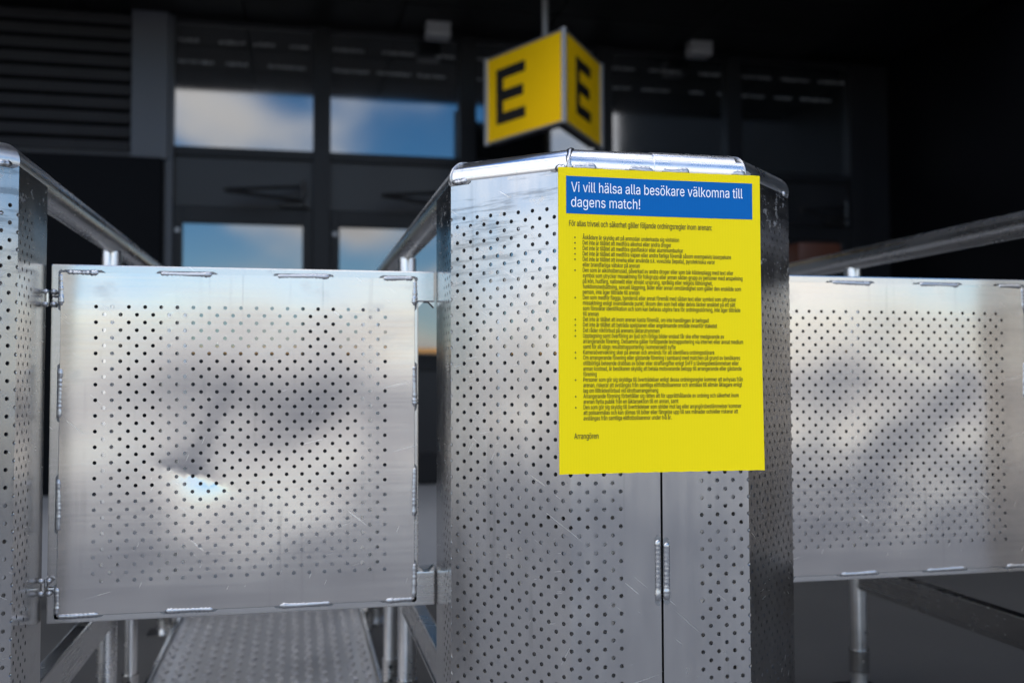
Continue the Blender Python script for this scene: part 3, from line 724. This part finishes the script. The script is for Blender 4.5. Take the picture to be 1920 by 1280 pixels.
# ------------------------------------------------------------------ walkway deck in the left lane
wk = thing('walkway_deck', (-0.075, 2.6, 0), 'aluminium tread plate walkway in the lane behind the dented gate', 'walkway')
b = MB(); b.box(-0.345, 0.195, 1.75, 3.65, 0.044, 0.050, 0.001); b.build('deck_plate', M['tread'], wk)
tr = MB(); n = 0
for i in range(15):
    for j in range(53):
        x, y = -0.325+i*0.0357, 1.77+j*0.0357; a = R(45 if (i+j) % 2 else -45); ca, sa = math.cos(a), math.sin(a)
        v = []
        for (u, w, h) in ((-0.018, 0, 0), (0, -0.0062, 0), (0.018, 0, 0), (0, 0.0062, 0), (-0.009, 0, 0.005), (0.009, 0, 0.005)):
            v.append((x+u*ca-w*sa, y+u*sa+w*ca, 0.0502+h))
        tr.add(v, [(0, 1, 4), (1, 5, 4), (1, 2, 5), (2, 3, 5), (3, 4, 5), (3, 0, 4)])
tag(tr.build('tread_pattern', M['tread'], wk, smooth=True), kind='stuff')
for x in (-0.351, 0.201):
    b = MB(); b.box(x-0.0055, x+0.0055, 1.75, 3.65, 0.004, 0.062, 0.002); b.build('side_channel', M['frame'], wk)
    for y in (2.44, 3.2):
        b = MB(); b.tube([(x-0.02 if x < 0 else x+0.02, y, 0.004), (x-0.02 if x < 0 else x+0.02, y, 0.30)], 0.0145, 14); b.build('leg', M['tube'], wk, smooth=True, angle=40)
        xx = x-0.02 if x < 0 else x+0.02
        b = MB(); b.tube([(xx, y, 0.05), (xx, y, 0.115)], 0.0185, 14); b.tube([(xx, y, 0.080), (xx, y, 0.086)], 0.0205, 14); cl = b.build('coupler', M['frame'], wk, smooth=True, angle=40)
        b = MB(); b.tube([(xx, y-0.024, 0.068), (xx, y+0.024, 0.068)], 0.005, 8); b.tube([(xx, y-0.024, 0.1), (xx, y+0.024, 0.1)], 0.005, 8); b.build('bolt', M['steel_dark'], cl)

# ------------------------------------------------------------------ the notice
PX0, PX1, PZ0, PZ1, PY = 0.3485, 0.6475, 0.6540, 1.0740, 1.3155
po = thing('notice_board', (0.498, PY, PZ0), 'yellow notice with blue heading and long list of rules in Swedish', 'notice')
def bow(x, z):                                                   # the plastic board is not quite flat
    u = (x-0.498)/0.15; w = (z-0.864)/0.21
    return -0.0022*u*u+0.0008*w*u-0.0026*max(0, -w-0.2)*max(0, u+0.1)-0.0012*w*w
pm = MB()                                                        # corrugated plastic: the cut ends show the flutes as a fine zigzag
NX, NZ = 24, 30; g = []
for w in (0.0, 0.0036):
    for j in range(NZ+1):
        for i in range(NX+1):
            x = PX0+(PX1-PX0)*i/NX; z = PZ0+(PZ1-PZ0)*j/NZ+(0.0005*((i % 2)-0.5) if j in (0, NZ) else 0); g.append((x, PY+bow(x, z)+w, z))
n_ = (NX+1)*(NZ+1); ff = []
for j in range(NZ):
    for i in range(NX):
        a_ = j*(NX+1)+i; q = (a_, a_+1, a_+NX+2, a_+NX+1); ff.append(q); ff.append(tuple(k+n_ for k in q[::-1]))
for i in range(NX): ff += [(i, i+n_, i+1+n_, i+1), (NZ*(NX+1)+i+1, NZ*(NX+1)+i+1+n_, NZ*(NX+1)+i+n_, NZ*(NX+1)+i)]
for j in range(NZ): ff += [((j+1)*(NX+1), (j+1)*(NX+1)+n_, j*(NX+1)+n_, j*(NX+1)), (j*(NX+1)+NX, j*(NX+1)+NX+n_, (j+1)*(NX+1)+NX+n_, (j+1)*(NX+1)+NX)]
pm.add(g, ff)
pm.build('board', M['poster'], po, smooth=True, angle=40)
def pp(u, v):                                                    # a place on the notice measured from the photograph
    d = fw+r2*((u-960)/1866.7)+u2*((640-v)/1866.7); s = PY/d.y; return d.x*s, CAM_H+d.z*s
hb = MB(); hx0, hz1 = pp(1060, 330.5); hx1, _ = pp(1408.5, 345); _, hz0 = pp(1060.5, 400.5)
for j in range(7):
    for i in range(25): hb.v.append((hx0+(hx1-hx0)*i/24, 0, hz0+(hz1-hz0)*j/6))
hb.v = [(x, PY+bow(x, z)-0.0004, z) for x, _, z in hb.v]; hb.f = [(j*25+i, j*25+i+1, j*25+i+26, j*25+i+25) for j in range(6) for i in range(24)]
hdr = hb.build('heading_band', M['blue'], po, smooth=True)
def text_line(s, x, z, size, wx, mat, parent, name='text_line', dy=0.0004, width=None):
    v, f = text_mesh(s, 0.0) if name == 'heading_text' else text_mesh(s); xs = [a[0] for a in v]; k = size*wx
    if width: k = width/(max(xs)-min(xs))
    vv = [(x+(a[0]-min(xs))*k, PY-dy-0.02*a[2], z+a[1]*size) for a in v]; ff = list(f)
    if name == 'text_line':                                      # small print is heavier: a second, shifted layer
        q = len(vv); vv += [(p[0]+0.007*size, p[1]-0.0001, p[2]) for p in vv]; ff += [tuple(i+q for i in g) for g in f]
    return part(name, [(p[0], p[1]+bow(p[0], p[2]), p[2]) for p in vv], ff, mat, parent)
_h = [a[1] for a in text_mesh('H', 0)[0]]; CAPH = max(_h)-min(_h)
x, z = pp(1069.5, 360.5); xe, _ = pp(1391, 372)
text_line('Vi vill hälsa alla besökare välkomna till', x, z, 0.0138/CAPH, 1, M['white'], hdr, 'heading_text', 0.0008, xe-x)
x, z = pp(1069.5, 388.3); xe, _ = pp(1199.5, 391)
text_line('dagens match!', x, z, 0.0138/CAPH, 1, M['white'], hdr, 'heading_text', 0.0008, xe-x)
x, z = pp(1066, 424); xe, _ = pp(1334, 431)
text_line('För allas trivsel och säkerhet gäller följande ordningsregler inom arenan:', x, z, 0.0078/CAPH, 1, M['ink'], po, width=xe-x)
x, z0 = pp(1091.5, 449); _, z33 = pp(1092.5, 787.5); xe, _ = pp(1392, 640)
va, _f = text_mesh(RULES[19].lstrip('*')); KW = (xe-x)/(max(a[0] for a in va)-min(a[0] for a in va))
xb, _ = pp(1077, 446)
for i, s in enumerate(RULES):
    z = z0+(z33-z0)*i/33
    if s[0] == '*':
        s = s[1:]; q = MB(); rb = 0.0011
        q.add([(xb+rb*math.cos(2*math.pi*k/10), PY-0.0006+bow(xb, z), z+0.0022+rb*math.sin(2*math.pi*k/10)) for k in range(10)], [tuple(range(10))]); q.build('bullet', M['ink'], po)
    text_line(s, x, z, 0.00585/CAPH, KW*CAPH/0.00585, M['ink'], po)
x, z = pp(1076, 822.5); xe, _ = pp(1121.5, 822)
text_line('Arrangören', x, z, 0.0078/CAPH, 1, M['ink'], po, width=xe-x)
